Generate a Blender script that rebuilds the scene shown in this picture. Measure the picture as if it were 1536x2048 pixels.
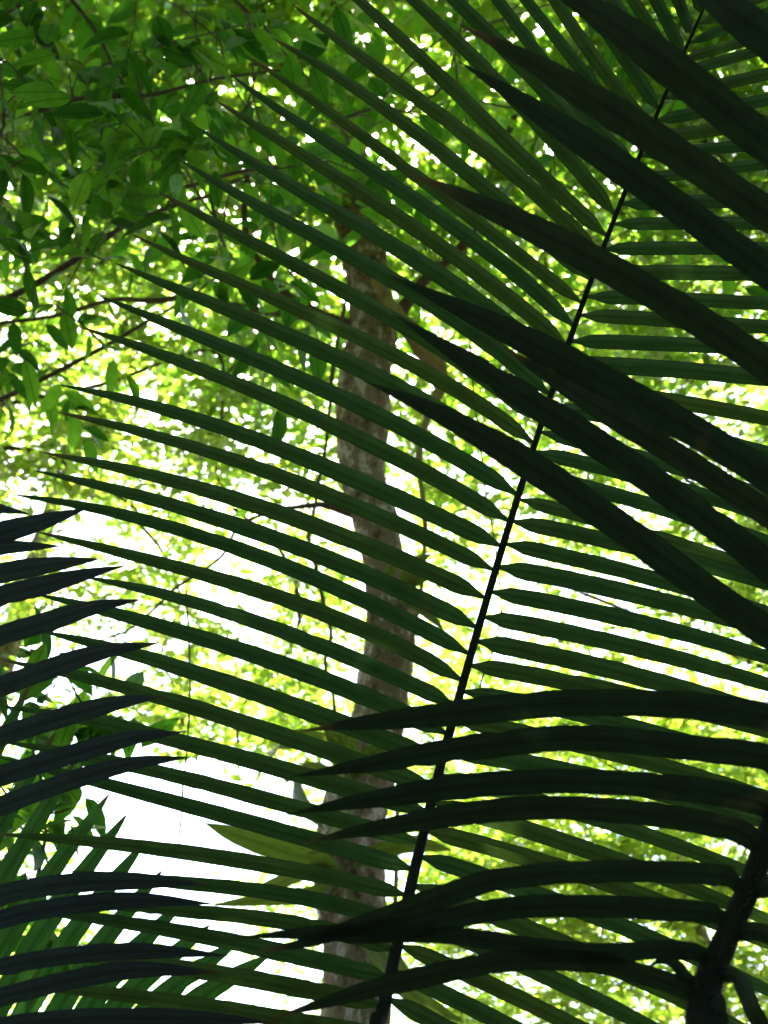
import bpy, math, random
import numpy as np
from mathutils import Vector, Matrix, noise

random.seed(7)
rng = np.random.default_rng(7)
scene = bpy.context.scene
for o in list(bpy.data.objects):
    bpy.data.objects.remove(o)

# ------------------------------------------------------------------ camera
PITCH = math.radians(35.0)
CAM = Vector((0.0, 0.0, 1.5))
FPX = 1024.0 / math.tan(math.radians(25.0))          # focal length in photo pixels (vertical fov 50 deg)
FWD = Vector((0, math.cos(PITCH), math.sin(PITCH)))
UPV = Vector((0, -math.sin(PITCH), math.cos(PITCH)))
cam_d = bpy.data.cameras.new('camera')
cam_d.sensor_fit = 'VERTICAL'
cam_d.sensor_height = 24.0
cam_d.sensor_width = 18.0
cam_d.lens = 12.0 / math.tan(math.radians(25.0))
cam_d.clip_start = 0.05
cam_d.clip_end = 2000.0
cam_d.dof.use_dof = True
cam_d.dof.focus_distance = 1.9
cam_d.dof.aperture_fstop = cam_d.lens / 7.5            # about a 7.5 mm pupil
cam = bpy.data.objects.new('camera', cam_d)
scene.collection.objects.link(cam)
cam.location = CAM
cam.rotation_euler = (math.radians(90) + PITCH, 0, 0)
scene.camera = cam

# ------------------------------------------------------------------ sky, sun, exposure
SUN_EL, SUN_AZ = math.radians(63.0), math.radians(-12.0)   # azimuth measured from +Y towards +X
world = bpy.data.worlds.new('World')
scene.world = world
world.use_nodes = True
wn = world.node_tree.nodes
wn.clear()
sky = wn.new('ShaderNodeTexSky')
sky.sky_type = 'NISHITA'
sky.sun_disc = False
sky.sun_elevation = SUN_EL
sky.sun_rotation = SUN_AZ
sky.dust_density = 3.0
bg = wn.new('ShaderNodeBackground')
bg.inputs['Strength'].default_value = 0.15
wo = wn.new('ShaderNodeOutputWorld')
world.node_tree.links.new(sky.outputs[0], bg.inputs[0])
world.node_tree.links.new(bg.outputs[0], wo.inputs[0])
sun_d = bpy.data.lights.new('sun', 'SUN')
sun_d.energy = 5.0
sun_d.angle = math.radians(0.5)
sun_d.color = (1.0, 0.95, 0.86)
sun = bpy.data.objects.new('sun', sun_d)
scene.collection.objects.link(sun)
to_sun = Vector((math.cos(SUN_EL) * math.sin(SUN_AZ), math.cos(SUN_EL) * math.cos(SUN_AZ), math.sin(SUN_EL)))
sun.rotation_euler = to_sun.to_track_quat('Z', 'Y').to_euler()
sun.location = to_sun * 60
scene.view_settings.view_transform = 'Standard'
scene.view_settings.look = 'None'
scene.view_settings.gamma = 1.0
scene.view_settings.use_curve_mapping = False
scene.view_settings.exposure = 3.0
cy = scene.cycles
cy.use_denoising = True
cy.max_bounces = 7
cy.diffuse_bounces = 4
cy.transmission_bounces = 4
cy.glossy_bounces = 2
cy.sample_clamp_indirect = 6.0
cy.use_adaptive_sampling = True

COL = scene.collection


# ------------------------------------------------------------------ helpers
def ray(x, y):
    v = FWD + Vector((1, 0, 0)) * ((x - 768.0) / FPX) + UPV * ((1024.0 - y) / FPX)
    return v.normalized()


def at(x, y, d):
    """point seen at photo pixel (x, y), d metres from the camera"""
    return CAM + ray(x, y) * d


def at_y(x, y, Y):
    """point seen at photo pixel (x, y) on the vertical plane Y metres ahead"""
    r = ray(x, y)
    return CAM + r * (Y / r.y)


def catmull(pts, n):
    """resample a polyline of tuples evenly along a Catmull-Rom curve"""
    P = np.array([tuple(p) for p in pts], float)
    if len(P) == 2:
        t = np.linspace(0, 1, n)[:, None]
        return P[0] * (1 - t) + P[1] * t
    Q = np.vstack([2 * P[0] - P[1], P, 2 * P[-1] - P[-2]])
    out = []
    for i in range(len(P) - 1):
        p0, p1, p2, p3 = Q[i], Q[i + 1], Q[i + 2], Q[i + 3]
        for t in np.linspace(0, 1, 12, endpoint=False):
            out.append(0.5 * ((2 * p1) + (-p0 + p2) * t + (2 * p0 - 5 * p1 + 4 * p2 - p3) * t * t + (-p0 + 3 * p1 - 3 * p2 + p3) * t ** 3))
    out.append(P[-1])
    out = np.array(out)
    s = np.r_[0, np.cumsum(np.linalg.norm(np.diff(out, axis=0), axis=1))]
    ss = np.linspace(0, s[-1], n)
    return np.stack([np.interp(ss, s, out[:, k]) for k in range(out.shape[1])], 1)


def mesh_obj(name, V, F, mat, parent=None, uv=None, smooth=True):
    me = bpy.data.meshes.new(name)
    me.from_pydata([tuple(v) for v in V], [], F)
    if uv is not None:
        lay = me.uv_layers.new(name='UVMap')
        idx = np.empty(len(me.loops), np.int32)
        me.loops.foreach_get('vertex_index', idx)
        lay.data.foreach_set('uv', np.asarray(uv, np.float32)[idx].ravel())
    if smooth:
        me.polygons.foreach_set('use_smooth', np.ones(len(me.polygons), bool))
    me.materials.append(mat)
    me.update()
    o = bpy.data.objects.new(name, me)
    COL.objects.link(o)
    if parent is not None:
        o.parent = parent
        o.matrix_parent_inverse = Matrix.Translation(-Vector(parent.location))
    return o


def thing(name, label, cat, loc, group=None):
    o = bpy.data.objects.new(name, None)
    o.empty_display_size = 0.1
    COL.objects.link(o)
    o.location = loc
    o['label'] = label
    o['category'] = cat
    if group:
        o['group'] = group
    return o


def tube(pts, radii, sides=8, n=None, lump=0.0):
    """V, F of a tube along 3-D points with a radius at each; lump roughens it"""
    n = n or max(8, len(pts) * 4)
    A = np.hstack([np.array([tuple(p) for p in pts], float), np.array(radii, float)[:, None]])
    A = catmull(A, n)
    P, R = A[:, :3], np.maximum(A[:, 3], 0.0004)
    T = np.gradient(P, axis=0)
    T /= np.linalg.norm(T, axis=1)[:, None] + 1e-9
    ref = np.array([1.0, 0.15, 0.1]) if abs(T[0][0]) < 0.8 else np.array([0.1, 0.1, 1.0])
    V = []
    ph = np.linspace(0, 2 * math.pi, sides, endpoint=False)
    for i in range(n):
        a = np.cross(T[i], ref); a /= np.linalg.norm(a) + 1e-9
        b = np.cross(T[i], a)
        r = R[i] * (1 + (lump * rng.normal(size=sides) if lump else 0))
        ring = P[i] + (np.cos(ph) * r)[:, None] * a + (np.sin(ph) * r)[:, None] * b
        V.extend(ring)
    F = []
    for i in range(n - 1):
        for k in range(sides):
            k2 = (k + 1) % sides
            F.append((i * sides + k, i * sides + k2, (i + 1) * sides + k2, (i + 1) * sides + k))
    F.append(tuple(range(sides - 1, -1, -1)))
    F.append(tuple(range((n - 1) * sides, n * sides)))
    return V, F


class Merge:
    def __init__(self):
        self.V, self.F = [], []

    def add(self, VF):
        o = len(self.V)
        self.V.extend(VF[0])
        self.F.extend(tuple(i + o for i in f) for f in VF[1])


# ------------------------------------------------------------------ materials
def nt(name):
    m = bpy.data.materials.new(name)
    m.use_nodes = True
    m.node_tree.nodes.clear()
    return m, m.node_tree.nodes, m.node_tree.links


def ramp(N, stops):
    r = N.new('ShaderNodeValToRGB')
    e = r.color_ramp.elements
    while len(e) > 1:
        e.remove(e[0])
    e[0].position, e[0].color = stops[0][0], (*stops[0][1], 1)
    for p, c in stops[1:]:
        k = e.new(p)
        k.color = (*c, 1)
    return r


def leaf_material(name, front, trans, rnd='island', gloss=0.25, rough=0.4, tw=0.5, veins=False, spread=0.5, midrib=False, spots=True):
    """a thin leaf: diffuse + translucent + waxy gloss; front / trans are lists of colours picked by a per-leaf random"""
    m, N, L = nt(name)
    if rnd == 'island':
        g = N.new('ShaderNodeNewGeometry'); rout = g.outputs['Random Per Island']
    else:
        g = N.new('ShaderNodeObjectInfo'); rout = g.outputs['Random']
    k = len(front)
    rf = ramp(N, [(i / max(1, k - 1), c) for i, c in enumerate(front)])
    rt = ramp(N, [(i / max(1, k - 1), c) for i, c in enumerate(trans)])
    L.new(rout, rf.inputs[0]); L.new(rout, rt.inputs[0])
    tc = N.new('ShaderNodeTexCoord')
    no = N.new('ShaderNodeTexNoise')
    no.inputs['Scale'].default_value = 5.0 if midrib else 30.0
    no.inputs['Detail'].default_value = 3.0
    L.new(tc.outputs['Object'], no.inputs['Vector'])
    mr = N.new('ShaderNodeMapRange')
    mr.inputs[1].default_value, mr.inputs[2].default_value = 0.3, 0.7
    mr.inputs[3].default_value, mr.inputs[4].default_value = 1 - spread * 0.5, 1 + spread * 0.4
    L.new(no.outputs['Fac'], mr.inputs[0])
    fac = mr.outputs[0]
    if veins:
        # fine lengthwise ribs and a dark midrib, along the UV of the blade
        uv = N.new('ShaderNodeUVMap')
        mp = N.new('ShaderNodeMapping')
        mp.inputs['Scale'].default_value = (3.6, 11.0, 1.0)
        L.new(uv.outputs[0], mp.inputs[0])
        n2 = N.new('ShaderNodeTexNoise')
        n2.inputs['Scale'].default_value = 2.0
        n2.inputs['Detail'].default_value = 4.0
        L.new(mp.outputs[0], n2.inputs['Vector'])
        m2 = N.new('ShaderNodeMapRange')
        m2.inputs[1].default_value, m2.inputs[2].default_value = 0.35, 0.65
        m2.inputs[3].default_value, m2.inputs[4].default_value = 0.68, 1.2
        L.new(n2.outputs['Fac'], m2.inputs[0])
        sp = N.new('ShaderNodeSeparateXYZ'); L.new(uv.outputs[0], sp.inputs[0])
        ab = N.new('ShaderNodeMath'); ab.operation = 'SUBTRACT'; ab.inputs[1].default_value = 0.5
        L.new(sp.outputs['Y'], ab.inputs[0])
        a2 = N.new('ShaderNodeMath'); a2.operation = 'ABSOLUTE'; L.new(ab.outputs[0], a2.inputs[0])
        m3 = N.new('ShaderNodeMapRange')
        m3.inputs[1].default_value, m3.inputs[2].default_value = 0.01, 0.16
        m3.inputs[3].default_value, m3.inputs[4].default_value = 0.68, 1.0
        L.new(a2.outputs[0], m3.inputs[0])
        q = N.new('ShaderNodeMath'); q.operation = 'MULTIPLY'
        L.new(m2.outputs[0], q.inputs[0]); L.new(m3.outputs[0], q.inputs[1])
        q2 = N.new('ShaderNodeMath'); q2.operation = 'MULTIPLY'
        L.new(q.outputs[0], q2.inputs[0]); L.new(fac, q2.inputs[1])
        fac = q2.outputs[0]

    if midrib:
        sp = N.new('ShaderNodeSeparateXYZ'); L.new(tc.outputs['Object'], sp.inputs[0])
        a2 = N.new('ShaderNodeMath'); a2.operation = 'ABSOLUTE'; L.new(sp.outputs['Y'], a2.inputs[0])
        m3 = N.new('ShaderNodeMapRange')
        m3.inputs[1].default_value, m3.inputs[2].default_value = 0.006, 0.02
        m3.inputs[3].default_value, m3.inputs[4].default_value = 0.55, 1.0
        L.new(a2.outputs[0], m3.inputs[0])
        # side veins leaving the midrib at a slant
        wv = N.new('ShaderNodeMath'); wv.operation = 'MULTIPLY_ADD'; wv.inputs[1].default_value = -0.6
        L.new(a2.outputs[0], wv.inputs[0]); L.new(sp.outputs['X'], wv.inputs[2])
        w2 = N.new('ShaderNodeMath'); w2.operation = 'MULTIPLY'; w2.inputs[1].default_value = 75.0; L.new(wv.outputs[0], w2.inputs[0])
        w3 = N.new('ShaderNodeMath'); w3.operation = 'SINE'; L.new(w2.outputs[0], w3.inputs[0])
        m5 = N.new('ShaderNodeMapRange')
        m5.inputs[1].default_value, m5.inputs[2].default_value = -1.0, -0.6
        m5.inputs[3].default_value, m5.inputs[4].default_value = 0.8, 1.0
        L.new(w3.outputs[0], m5.inputs[0])
        q = N.new('ShaderNodeMath'); q.operation = 'MULTIPLY'; L.new(m3.outputs[0], q.inputs[0]); L.new(m5.outputs[0], q.inputs[1])
        q2 = N.new('ShaderNodeMath'); q2.operation = 'MULTIPLY'; L.new(q.outputs[0], q2.inputs[0]); L.new(fac, q2.inputs[1])
        fac = q2.outputs[0]

    brown = None
    if veins and spots:
        n3 = N.new('ShaderNodeTexNoise'); n3.inputs['Scale'].default_value = 9.0; n3.inputs['Detail'].default_value = 5.0
        L.new(tc.outputs['Object'], n3.inputs['Vector'])
        m6 = N.new('ShaderNodeMapRange')
        m6.inputs[1].default_value, m6.inputs[2].default_value = 0.66, 0.76
        m6.inputs[3].default_value, m6.inputs[4].default_value = 0.0, 0.75
        L.new(n3.outputs['Fac'], m6.inputs[0])
        # dead brown tips on some leaflets
        ad = N.new('ShaderNodeMath'); ad.operation = 'MULTIPLY_ADD'; ad.inputs[1].default_value = 0.12
        L.new(n3.outputs['Fac'], ad.inputs[0]); L.new(sp.outputs['X'], ad.inputs[2])
        m7 = N.new('ShaderNodeMapRange')
        m7.inputs[1].default_value, m7.inputs[2].default_value = 0.99, 1.03
        L.new(ad.outputs[0], m7.inputs[0])
        gt = N.new('ShaderNodeMath'); gt.operation = 'GREATER_THAN'; gt.inputs[1].default_value = 0.55; L.new(rout, gt.inputs[0])
        mm = N.new('ShaderNodeMath'); mm.operation = 'MULTIPLY'; L.new(gt.outputs[0], mm.inputs[0]); L.new(m7.outputs[0], mm.inputs[1])
        mxx = N.new('ShaderNodeMath'); mxx.operation = 'MAXIMUM'; L.new(mm.outputs[0], mxx.inputs[0]); L.new(m6.outputs[0], mxx.inputs[1])
        brown = mxx.outputs[0]

    def scaled(col):
        if brown is not None:
            mxc = N.new('ShaderNodeMix'); mxc.data_type = 'RGBA'
            L.new(brown, mxc.inputs[0]); L.new(col, mxc.inputs[6]); mxc.inputs[7].default_value = (.06, .045, .018, 1)
            col = mxc.outputs[2]
        v = N.new('ShaderNodeVectorMath'); v.operation = 'SCALE'
        L.new(col, v.inputs[0]); L.new(fac, v.inputs['Scale'])
        return v.outputs[0]
    d = N.new('ShaderNodeBsdfDiffuse'); L.new(scaled(rf.outputs[0]), d.inputs[0])
    t = N.new('ShaderNodeBsdfTranslucent'); L.new(scaled(rt.outputs[0]), t.inputs[0])
    mx = N.new('ShaderNodeMixShader'); mx.inputs[0].default_value = tw
    L.new(d.outputs[0], mx.inputs[1]); L.new(t.outputs[0], mx.inputs[2])
    gl = N.new('ShaderNodeBsdfGlossy'); gl.inputs['Roughness'].default_value = rough
    lw = N.new('ShaderNodeFresnel'); lw.inputs['IOR'].default_value = 1.4
    lm = N.new('ShaderNodeMath'); lm.operation = 'MULTIPLY'; lm.inputs[1].default_value = gloss
    L.new(lw.outputs[0], lm.inputs[0])
    m4 = N.new('ShaderNodeMixShader')
    L.new(lm.outputs[0], m4.inputs[0]); L.new(mx.outputs[0], m4.inputs[1]); L.new(gl.outputs[0], m4.inputs[2])
    out = N.new('ShaderNodeOutputMaterial')
    L.new(m4.outputs[0], out.inputs[0])
    return m


def bark_material(name, cols, scale=6.0, bump=0.6, spec=0.5):
    m, N, L = nt(name)
    tc = N.new('ShaderNodeTexCoord')
    mp = N.new('ShaderNodeMapping'); mp.inputs['Scale'].default_value = (1, 1, 0.6)
    L.new(tc.outputs['Object'], mp.inputs[0])
    n1 = N.new('ShaderNodeTexNoise'); n1.inputs['Scale'].default_value = scale; n1.inputs['Detail'].default_value = 8; n1.inputs['Roughness'].default_value = 0.65
    L.new(mp.outputs[0], n1.inputs['Vector'])
    r = ramp(N, cols); L.new(n1.outputs['Fac'], r.inputs[0])
    n2 = N.new('ShaderNodeTexNoise'); n2.inputs['Scale'].default_value = scale * 7; n2.inputs['Detail'].default_value = 6
    L.new(tc.outputs['Object'], n2.inputs['Vector'])
    b = N.new('ShaderNodeBump'); b.inputs['Strength'].default_value = bump; b.inputs['Distance'].default_value = 0.02
    L.new(n2.outputs['Fac'], b.inputs['Height'])
    p = N.new('ShaderNodeBsdfPrincipled'); p.inputs['Roughness'].default_value = 0.9
    p.inputs['Specular IOR Level'].default_value = spec
    L.new(r.outputs[0], p.inputs['Base Color']); L.new(b.outputs[0], p.inputs['Normal'])
    out = N.new('ShaderNodeOutputMaterial'); L.new(p.outputs[0], out.inputs[0])
    return m


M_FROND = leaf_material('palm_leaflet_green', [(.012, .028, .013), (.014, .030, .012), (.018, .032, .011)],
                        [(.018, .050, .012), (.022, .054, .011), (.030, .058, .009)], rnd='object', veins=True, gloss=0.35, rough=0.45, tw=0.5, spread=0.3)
M_FROND3 = leaf_material('palm_leaflet_glare_tint', [(.024, .032, .036), (.026, .034, .038)], [(.012, .022, .018), (.014, .026, .016)], rnd='object', veins=True, gloss=0.3, rough=0.5, tw=0.4, spread=0.2)  # bluish grey put into the leaflet colour for veiling lens glare
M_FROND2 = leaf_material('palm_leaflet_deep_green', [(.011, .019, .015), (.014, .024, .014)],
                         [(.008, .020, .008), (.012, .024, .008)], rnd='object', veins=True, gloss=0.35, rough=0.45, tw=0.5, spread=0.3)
M_RACHIS = bark_material('palm_stalk', [(.3, (.004, .006, .003)), (.7, (.011, .015, .006))], 14, 0.3, spec=0.12)
M_SPINE = bark_material('palm_spine', [(.3, (.01, .009, .007)), (.7, (.025, .02, .014))], 30, 0.2)
M_BARK = bark_material('mottled_bark', [(.32, (.04, .032, .02)), (.42, (.13, .095, .055)), (.48, (.26, .19, .12)), (.51, (.13, .13, .06)), (.56, (.30, .23, .15)), (.60, (.55, .51, .43)), (.65, (.30, .24, .17)), (.74, (.12, .09, .055))], 13, 1.0, spec=0.2)
M_TWIG = bark_material('brown_twig', [(.3, (.045, .034, .02)), (.55, (.10, .078, .05)), (.75, (.16, .13, .09))], 12, 0.5, spec=0.2)
M_LIANA = bark_material('yellow_brown_liana', [(.3, (.10, .07, .02)), (.55, (.24, .18, .06)), (.75, (.16, .20, .06))], 9, 0.7)
M_NEARLEAF = leaf_material('broad_leaf_green', [(.02, .06, .01), (.03, .08, .012), (.04, .09, .015)],
                           [(.025, .10, .008), (.065, .22, .012), (.17, .40, .022)], rnd='object', gloss=0.12, rough=0.45, tw=0.6, spread=0.3, midrib=True)
M_NEARSTUFF = leaf_material('broad_leaf_green_mass', [(.02, .06, .01), (.03, .08, .012), (.04, .09, .015)],
                            [(.03, .12, .008), (.065, .22, .012), (.17, .40, .022)], gloss=0.12, rough=0.45, tw=0.6, spread=0.3)
M_FAR = leaf_material('canopy_leaf_yellow_green', [(.07, .13, .02), (.09, .16, .025), (.12, .18, .03)],
                      [(.26, .50, .03), (.38, .58, .04), (.52, .64, .06)], gloss=0.2, tw=0.6, spread=0.3)
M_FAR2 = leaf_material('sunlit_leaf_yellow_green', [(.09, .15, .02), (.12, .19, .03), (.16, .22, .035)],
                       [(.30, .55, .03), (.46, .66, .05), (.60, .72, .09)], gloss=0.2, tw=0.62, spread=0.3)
M_CROWN = leaf_material('crown_leaf_green', [(.04, .10, .02), (.05, .12, .02), (.07, .14, .025)],
                        [(.17, .40, .018), (.27, .50, .025), (.42, .60, .045)], gloss=0.25, tw=0.55, spread=0.3)
M_SHADERING = leaf_material('shade_ring_leaf', [(.03, .06, .015), (.04, .08, .02)], [(.04, .10, .01), (.06, .13, .015)], gloss=0.2, tw=0.4)
M_EPI = leaf_material('epiphyte_leaf_olive', [(.05, .075, .015), (.07, .09, .02)], [(.08, .13, .015), (.11, .15, .02)], rnd='object', veins=True, gloss=0.2, tw=0.5, spread=0.15, spots=False)

# ------------------------------------------------------------------ ground
m, N, L = nt('leaf_litter')
tc = N.new('ShaderNodeTexCoord')
n1 = N.new('ShaderNodeTexNoise'); n1.inputs['Scale'].default_value = 3.0; n1.inputs['Detail'].default_value = 10
L.new(tc.outputs['Object'], n1.inputs['Vector'])
v1 = N.new('ShaderNodeTexVoronoi'); v1.inputs['Scale'].default_value = 14
L.new(tc.outputs['Object'], v1.inputs['Vector'])
r = ramp(N, [(.3, (.02, .014, .008)), (.5, (.06, .04, .022)), (.62, (.10, .07, .035)), (.75, (.04, .05, .015))])
L.new(n1.outputs['Fac'], r.inputs[0])
b = N.new('ShaderNodeBump'); b.inputs['Strength'].default_value = 0.8; L.new(v1.outputs['Distance'], b.inputs['Height'])
p = N.new('ShaderNodeBsdfPrincipled'); p.inputs['Roughness'].default_value = 0.95
L.new(r.outputs[0], p.inputs['Base Color']); L.new(b.outputs[0], p.inputs['Normal'])
out = N.new('ShaderNodeOutputMaterial'); L.new(p.outputs[0], out.inputs[0])
M_GROUND = m
G = 40
gx = np.r_[np.linspace(-900, -14, 8), np.linspace(-12, 12, G), np.linspace(14, 900, 8)]
gy = gx
V, F = [], []
for j, yy in enumerate(gy):
    for i, xx in enumerate(gx):
        far = min(1.0, max(abs(xx), abs(yy)) / 12.0)
        V.append((xx, yy, -0.02 + 0.02 * math.sin(xx * 1.3 + yy) * math.cos(yy * 0.9) * (1 if far < 1 else 0)))
nn = len(gx)
for j in range(nn - 1):
    for i in range(nn - 1):
        F.append((j * nn + i, j * nn + i + 1, (j + 1) * nn + i + 1, (j + 1) * nn + i))
g = mesh_obj('ground', V, F, M_GROUND)
g['kind'] = 'structure'

# ------------------------------------------------------------------ leaves as masses
TPL = np.array([(0, 0, 0), (.32, .5, .0), (.70, .40, -.02), (1, 0, -.12), (.70, -.40, -.02), (.32, -.5, .0)], float)


def leaf_mass(name, pos, size, mat, parent, flat=0.55, aspect=0.42, droop=0.35, direction=None):
    """one mesh of many separate folded leaves at the given points"""
    n = len(pos)
    nrm = rng.normal(size=(n, 3)) * flat
    nrm[:, 2] += 1.0
    nrm /= np.linalg.norm(nrm, axis=1)[:, None]
    az = rng.uniform(0, 2 * math.pi, n)
    a = np.stack([np.cos(az), np.sin(az), -droop * rng.uniform(0, 1.6, n)], 1)
    if direction is not None:
        a[:, :2] = a[:, :2] * 0.8 + direction[:, :2]
    a -= (a * nrm).sum(1)[:, None] * nrm * (1 - droop)
    a /= np.linalg.norm(a, axis=1)[:, None]
    bdir = np.cross(nrm, a)
    bdir /= np.linalg.norm(bdir, axis=1)[:, None]
    c = np.cross(a, bdir)
    s = size * rng.uniform(0.6, 1.25, n)
    fold = rng.uniform(0.05, 0.35, n)
    T = TPL
    asp = aspect * rng.uniform(0.8, 1.2, n)
    X = (pos[:, None, :]
         + (T[None, :, 0] * s[:, None])[..., None] * a[:, None, :]
         + (T[None, :, 1] * (s * asp)[:, None])[..., None] * bdir[:, None, :]
         + ((T[None, :, 2] + np.abs(T[None, :, 1]) * fold[:, None]) * s[:, None])[..., None] * c[:, None, :])
    V = X.reshape(-1, 3)
    base = np.arange(n)[:, None] * 6
    q1 = base + np.array([[0, 5, 4, 3]])
    q2 = base + np.array([[0, 3, 2, 1]])
    Fq = np.concatenate([q1, q2], 1).reshape(-1, 4)
    me = bpy.data.meshes.new(name)
    me.vertices.add(len(V)); me.vertices.foreach_set('co', V.astype(np.float32).ravel())
    me.loops.add(Fq.size); me.loops.foreach_set('vertex_index', Fq.astype(np.int32).ravel())
    me.polygons.add(len(Fq))
    me.polygons.foreach_set('loop_start', np.arange(0, Fq.size, 4, dtype=np.int32))
    me.polygons.foreach_set('loop_total', np.full(len(Fq), 4, np.int32))
    me.materials.append(mat)
    me.update(calc_edges=True)
    me.validate()
    o = bpy.data.objects.new(name, me)
    COL.objects.link(o)
    o['kind'] = 'stuff'
    if parent is not None:
        o.parent = parent
        o.matrix_parent_inverse = Matrix.Translation(-Vector(parent.location))
    return o


def grow(nodes, targets, root_r, tip_r=0.003, jitter=0.06):
    """connect target points to a trunk polyline: each target joins the nearest node that lies nearer the trunk;
    returns one tube per connection (V,F) with radii from the number of twigs each carries"""
    pts = [np.array(tuple(p), float) for p in nodes]
    n0 = len(pts)
    dist0 = [0.0] * n0
    par = [-1] * n0
    T = [np.array(tuple(t), float) for t in targets]
    base = np.array(pts)
    order = sorted(range(len(T)), key=lambda i: np.min(np.linalg.norm(base - T[i], axis=1)))
    for i in order:
        A = np.array(pts)
        d = np.linalg.norm(A - T[i], axis=1) + 0.35 * np.array(dist0)
        # prefer to leave from below
        d += 0.5 * np.maximum(0, A[:, 2] - T[i][2])
        k = int(np.argmin(d))
        L_ = np.linalg.norm(A[k] - T[i])
        mid = (A[k] + T[i]) / 2 + rng.normal(size=3) * jitter * L_
        mid[2] += 0.06 * L_
        pts.append(mid); par.append(k); dist0.append(dist0[k] + L_ / 2)
        pts.append(T[i]); par.append(len(pts) - 2); dist0.append(dist0[k] + L_)
    load = [1.0] * len(pts)
    for i in range(len(pts) - 1, n0 - 1, -1):
        if par[i] >= 0:
            load[par[i]] += load[i] * 0.55
    mg = Merge()
    for i in range(n0 + 1, len(pts), 2):
        mi, k = i - 1, par[i - 1]
        ri = min(root_r, tip_r * load[i] ** 0.55)
        rm = min(root_r, tip_r * load[mi] ** 0.55)
        rk = rm * 1.15
        mg.add(tube([pts[k], pts[mi], pts[i]], [rk, rm, ri], sides=5, n=8, lump=0.12))
    return mg, [pts[i] for i in range(n0 + 1, len(pts), 2)]


def clump_leaves(centres, n_each, rad, flat=0.6):
    C = np.array([tuple(c) for c in centres])
    k = len(C)
    n = k * n_each
    off = rng.normal(size=(n, 3)) * rad * np.array([1, 1, flat])
    return np.repeat(C, n_each, 0) + off


def sprays(centres, n_twigs, n_leaves, length, twig_r=0.0016):
    """short leafy twigs round each centre: leaf points, leaf directions and a merged twig mesh"""
    P, D = [], []
    mg = Merge()
    for c in centres:
        c = np.array(tuple(c))
        for _ in range(n_twigs):
            d = rng.normal(size=3); d[2] = d[2] * 0.45 - 0.1
            d /= np.linalg.norm(d)
            ln = length * rng.uniform(0.6, 1.3)
            e = c + d * ln
            mid = c + d * ln * 0.5 + rng.normal(size=3) * 0.08 * ln
            e = e + np.array([0, 0, -0.12 * ln])
            mg.add(tube([c, mid, e], [twig_r * 1.5, twig_r, twig_r * 0.5], sides=3, n=5))
            ts = np.linspace(0.15, 1.0, n_leaves)
            side = np.cross(d, (0, 0, 1.0)); side /= np.linalg.norm(side) + 1e-6
            for q, t in enumerate(ts):
                pt = (1 - t) ** 2 * c + 2 * t * (1 - t) * mid + t * t * e
                P.append(pt)
                D.append(d * 0.8 + side * (1.1 if q % 2 else -1.1) + rng.normal(size=3) * 0.35)
    return np.array(P), np.array(D), mg


# ------------------------------------------------------------------ palm fronds
PROF_T = [0, .12, .25, .4, .55, .7, .8, .88, .94, .98, 1]
PROF_W = [1, 1, 1, .97, .90, .78, .66, .50, .32, .15, .04]


def blade(name, px, ds, width, normal, mat, parent, base_pinch=0.075, taper=0.40, fold=0.16, twist=0.0, nseg=26, jag=0.022, slim=False, smooth_px=False):
    """one leaflet blade through photo pixels px (base -> tip) at distances ds, lengthwise folded, with a pinched base and drawn-out tip"""
    if smooth_px:
        A_ = np.array(px, float)
        q_ = np.r_[0, np.cumsum(np.hypot(*np.diff(A_, axis=0).T))]; q_ /= q_[-1]
        wts = np.ones(len(q_)); wts[0] = wts[-1] = 6
        uu = np.linspace(0, 1, 9)
        px = np.stack([np.polyval(np.polyfit(q_, A_[:, c], 3, w=wts), uu) for c in (0, 1)], 1)
    ds = np.interp(np.linspace(0, 1, len(px)), np.linspace(0, 1, len(ds)), ds)
    P3 = [at(x, y, d) for (x, y), d in zip(px, ds)]
    C = catmull([tuple(p) for p in P3], nseg + 1)
    T = np.gradient(C, axis=0); T /= np.linalg.norm(T, axis=1)[:, None]
    nrm = np.array(tuple(normal), float)
    V, UV = [], []
    nick = rng.choice([0, .04, .10, .22], p=[.4, .3, .2, .1])
    ts = np.linspace(0, 1, nseg + 1)
    Ltot = np.linalg.norm(np.diff(C, axis=0), axis=1).sum()
    for i, t in enumerate(ts):
        w = width * np.interp(t, PROF_T, PROF_W) if slim else width
        if t < base_pinch:
            u = t / base_pinch
            u = max(0.0, (u - .22) / .78)
            w *= 0.14 + 0.86 * math.sin(u * math.pi / 2) ** 0.7
        if not slim and t > 1 - taper:
            u = (t - (1 - taper)) / taper
            w *= max(0.03, (1 - u ** 1.7))
        side = np.cross(T[i], nrm); side /= np.linalg.norm(side)
        nn = np.cross(side, T[i])
        a = twist * (t - 0.3) + 0.03 * math.sin(t * 9 + width * 5000)
        sd = side * math.cos(a) + nn * math.sin(a)
        nd = nn * math.cos(a) - side * math.sin(a)
        for k, s in enumerate((-1, -.5, 0, .5, 1)):
            ww = w * 0.5 * s
            if abs(s) == 1:
                ww *= 1 + jag * rng.normal() - (nick * rng.uniform(.5, 1) if rng.uniform() < .05 else 0)
            dz = fold * w * (0.5 - abs(s)) if abs(s) != .5 else fold * w * 0.06
            V.append(C[i] + sd * ww + nd * dz)
            UV.append((t, 0.5 + 0.5 * s))
    F = []
    for i in range(nseg):
        for k in range(4):
            a_ = i * 5 + k
            F.append((a_, a_ + 1, a_ + 6, a_ + 5))
    return mesh_obj(name, V, F, mat, parent, uv=UV)


def rachis_depth(px, ds):
    ys = np.array([p[1] for p in px], float)
    o = np.argsort(ys)
    return lambda y: float(np.interp(y, ys[o], np.array(ds)[o]))


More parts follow.
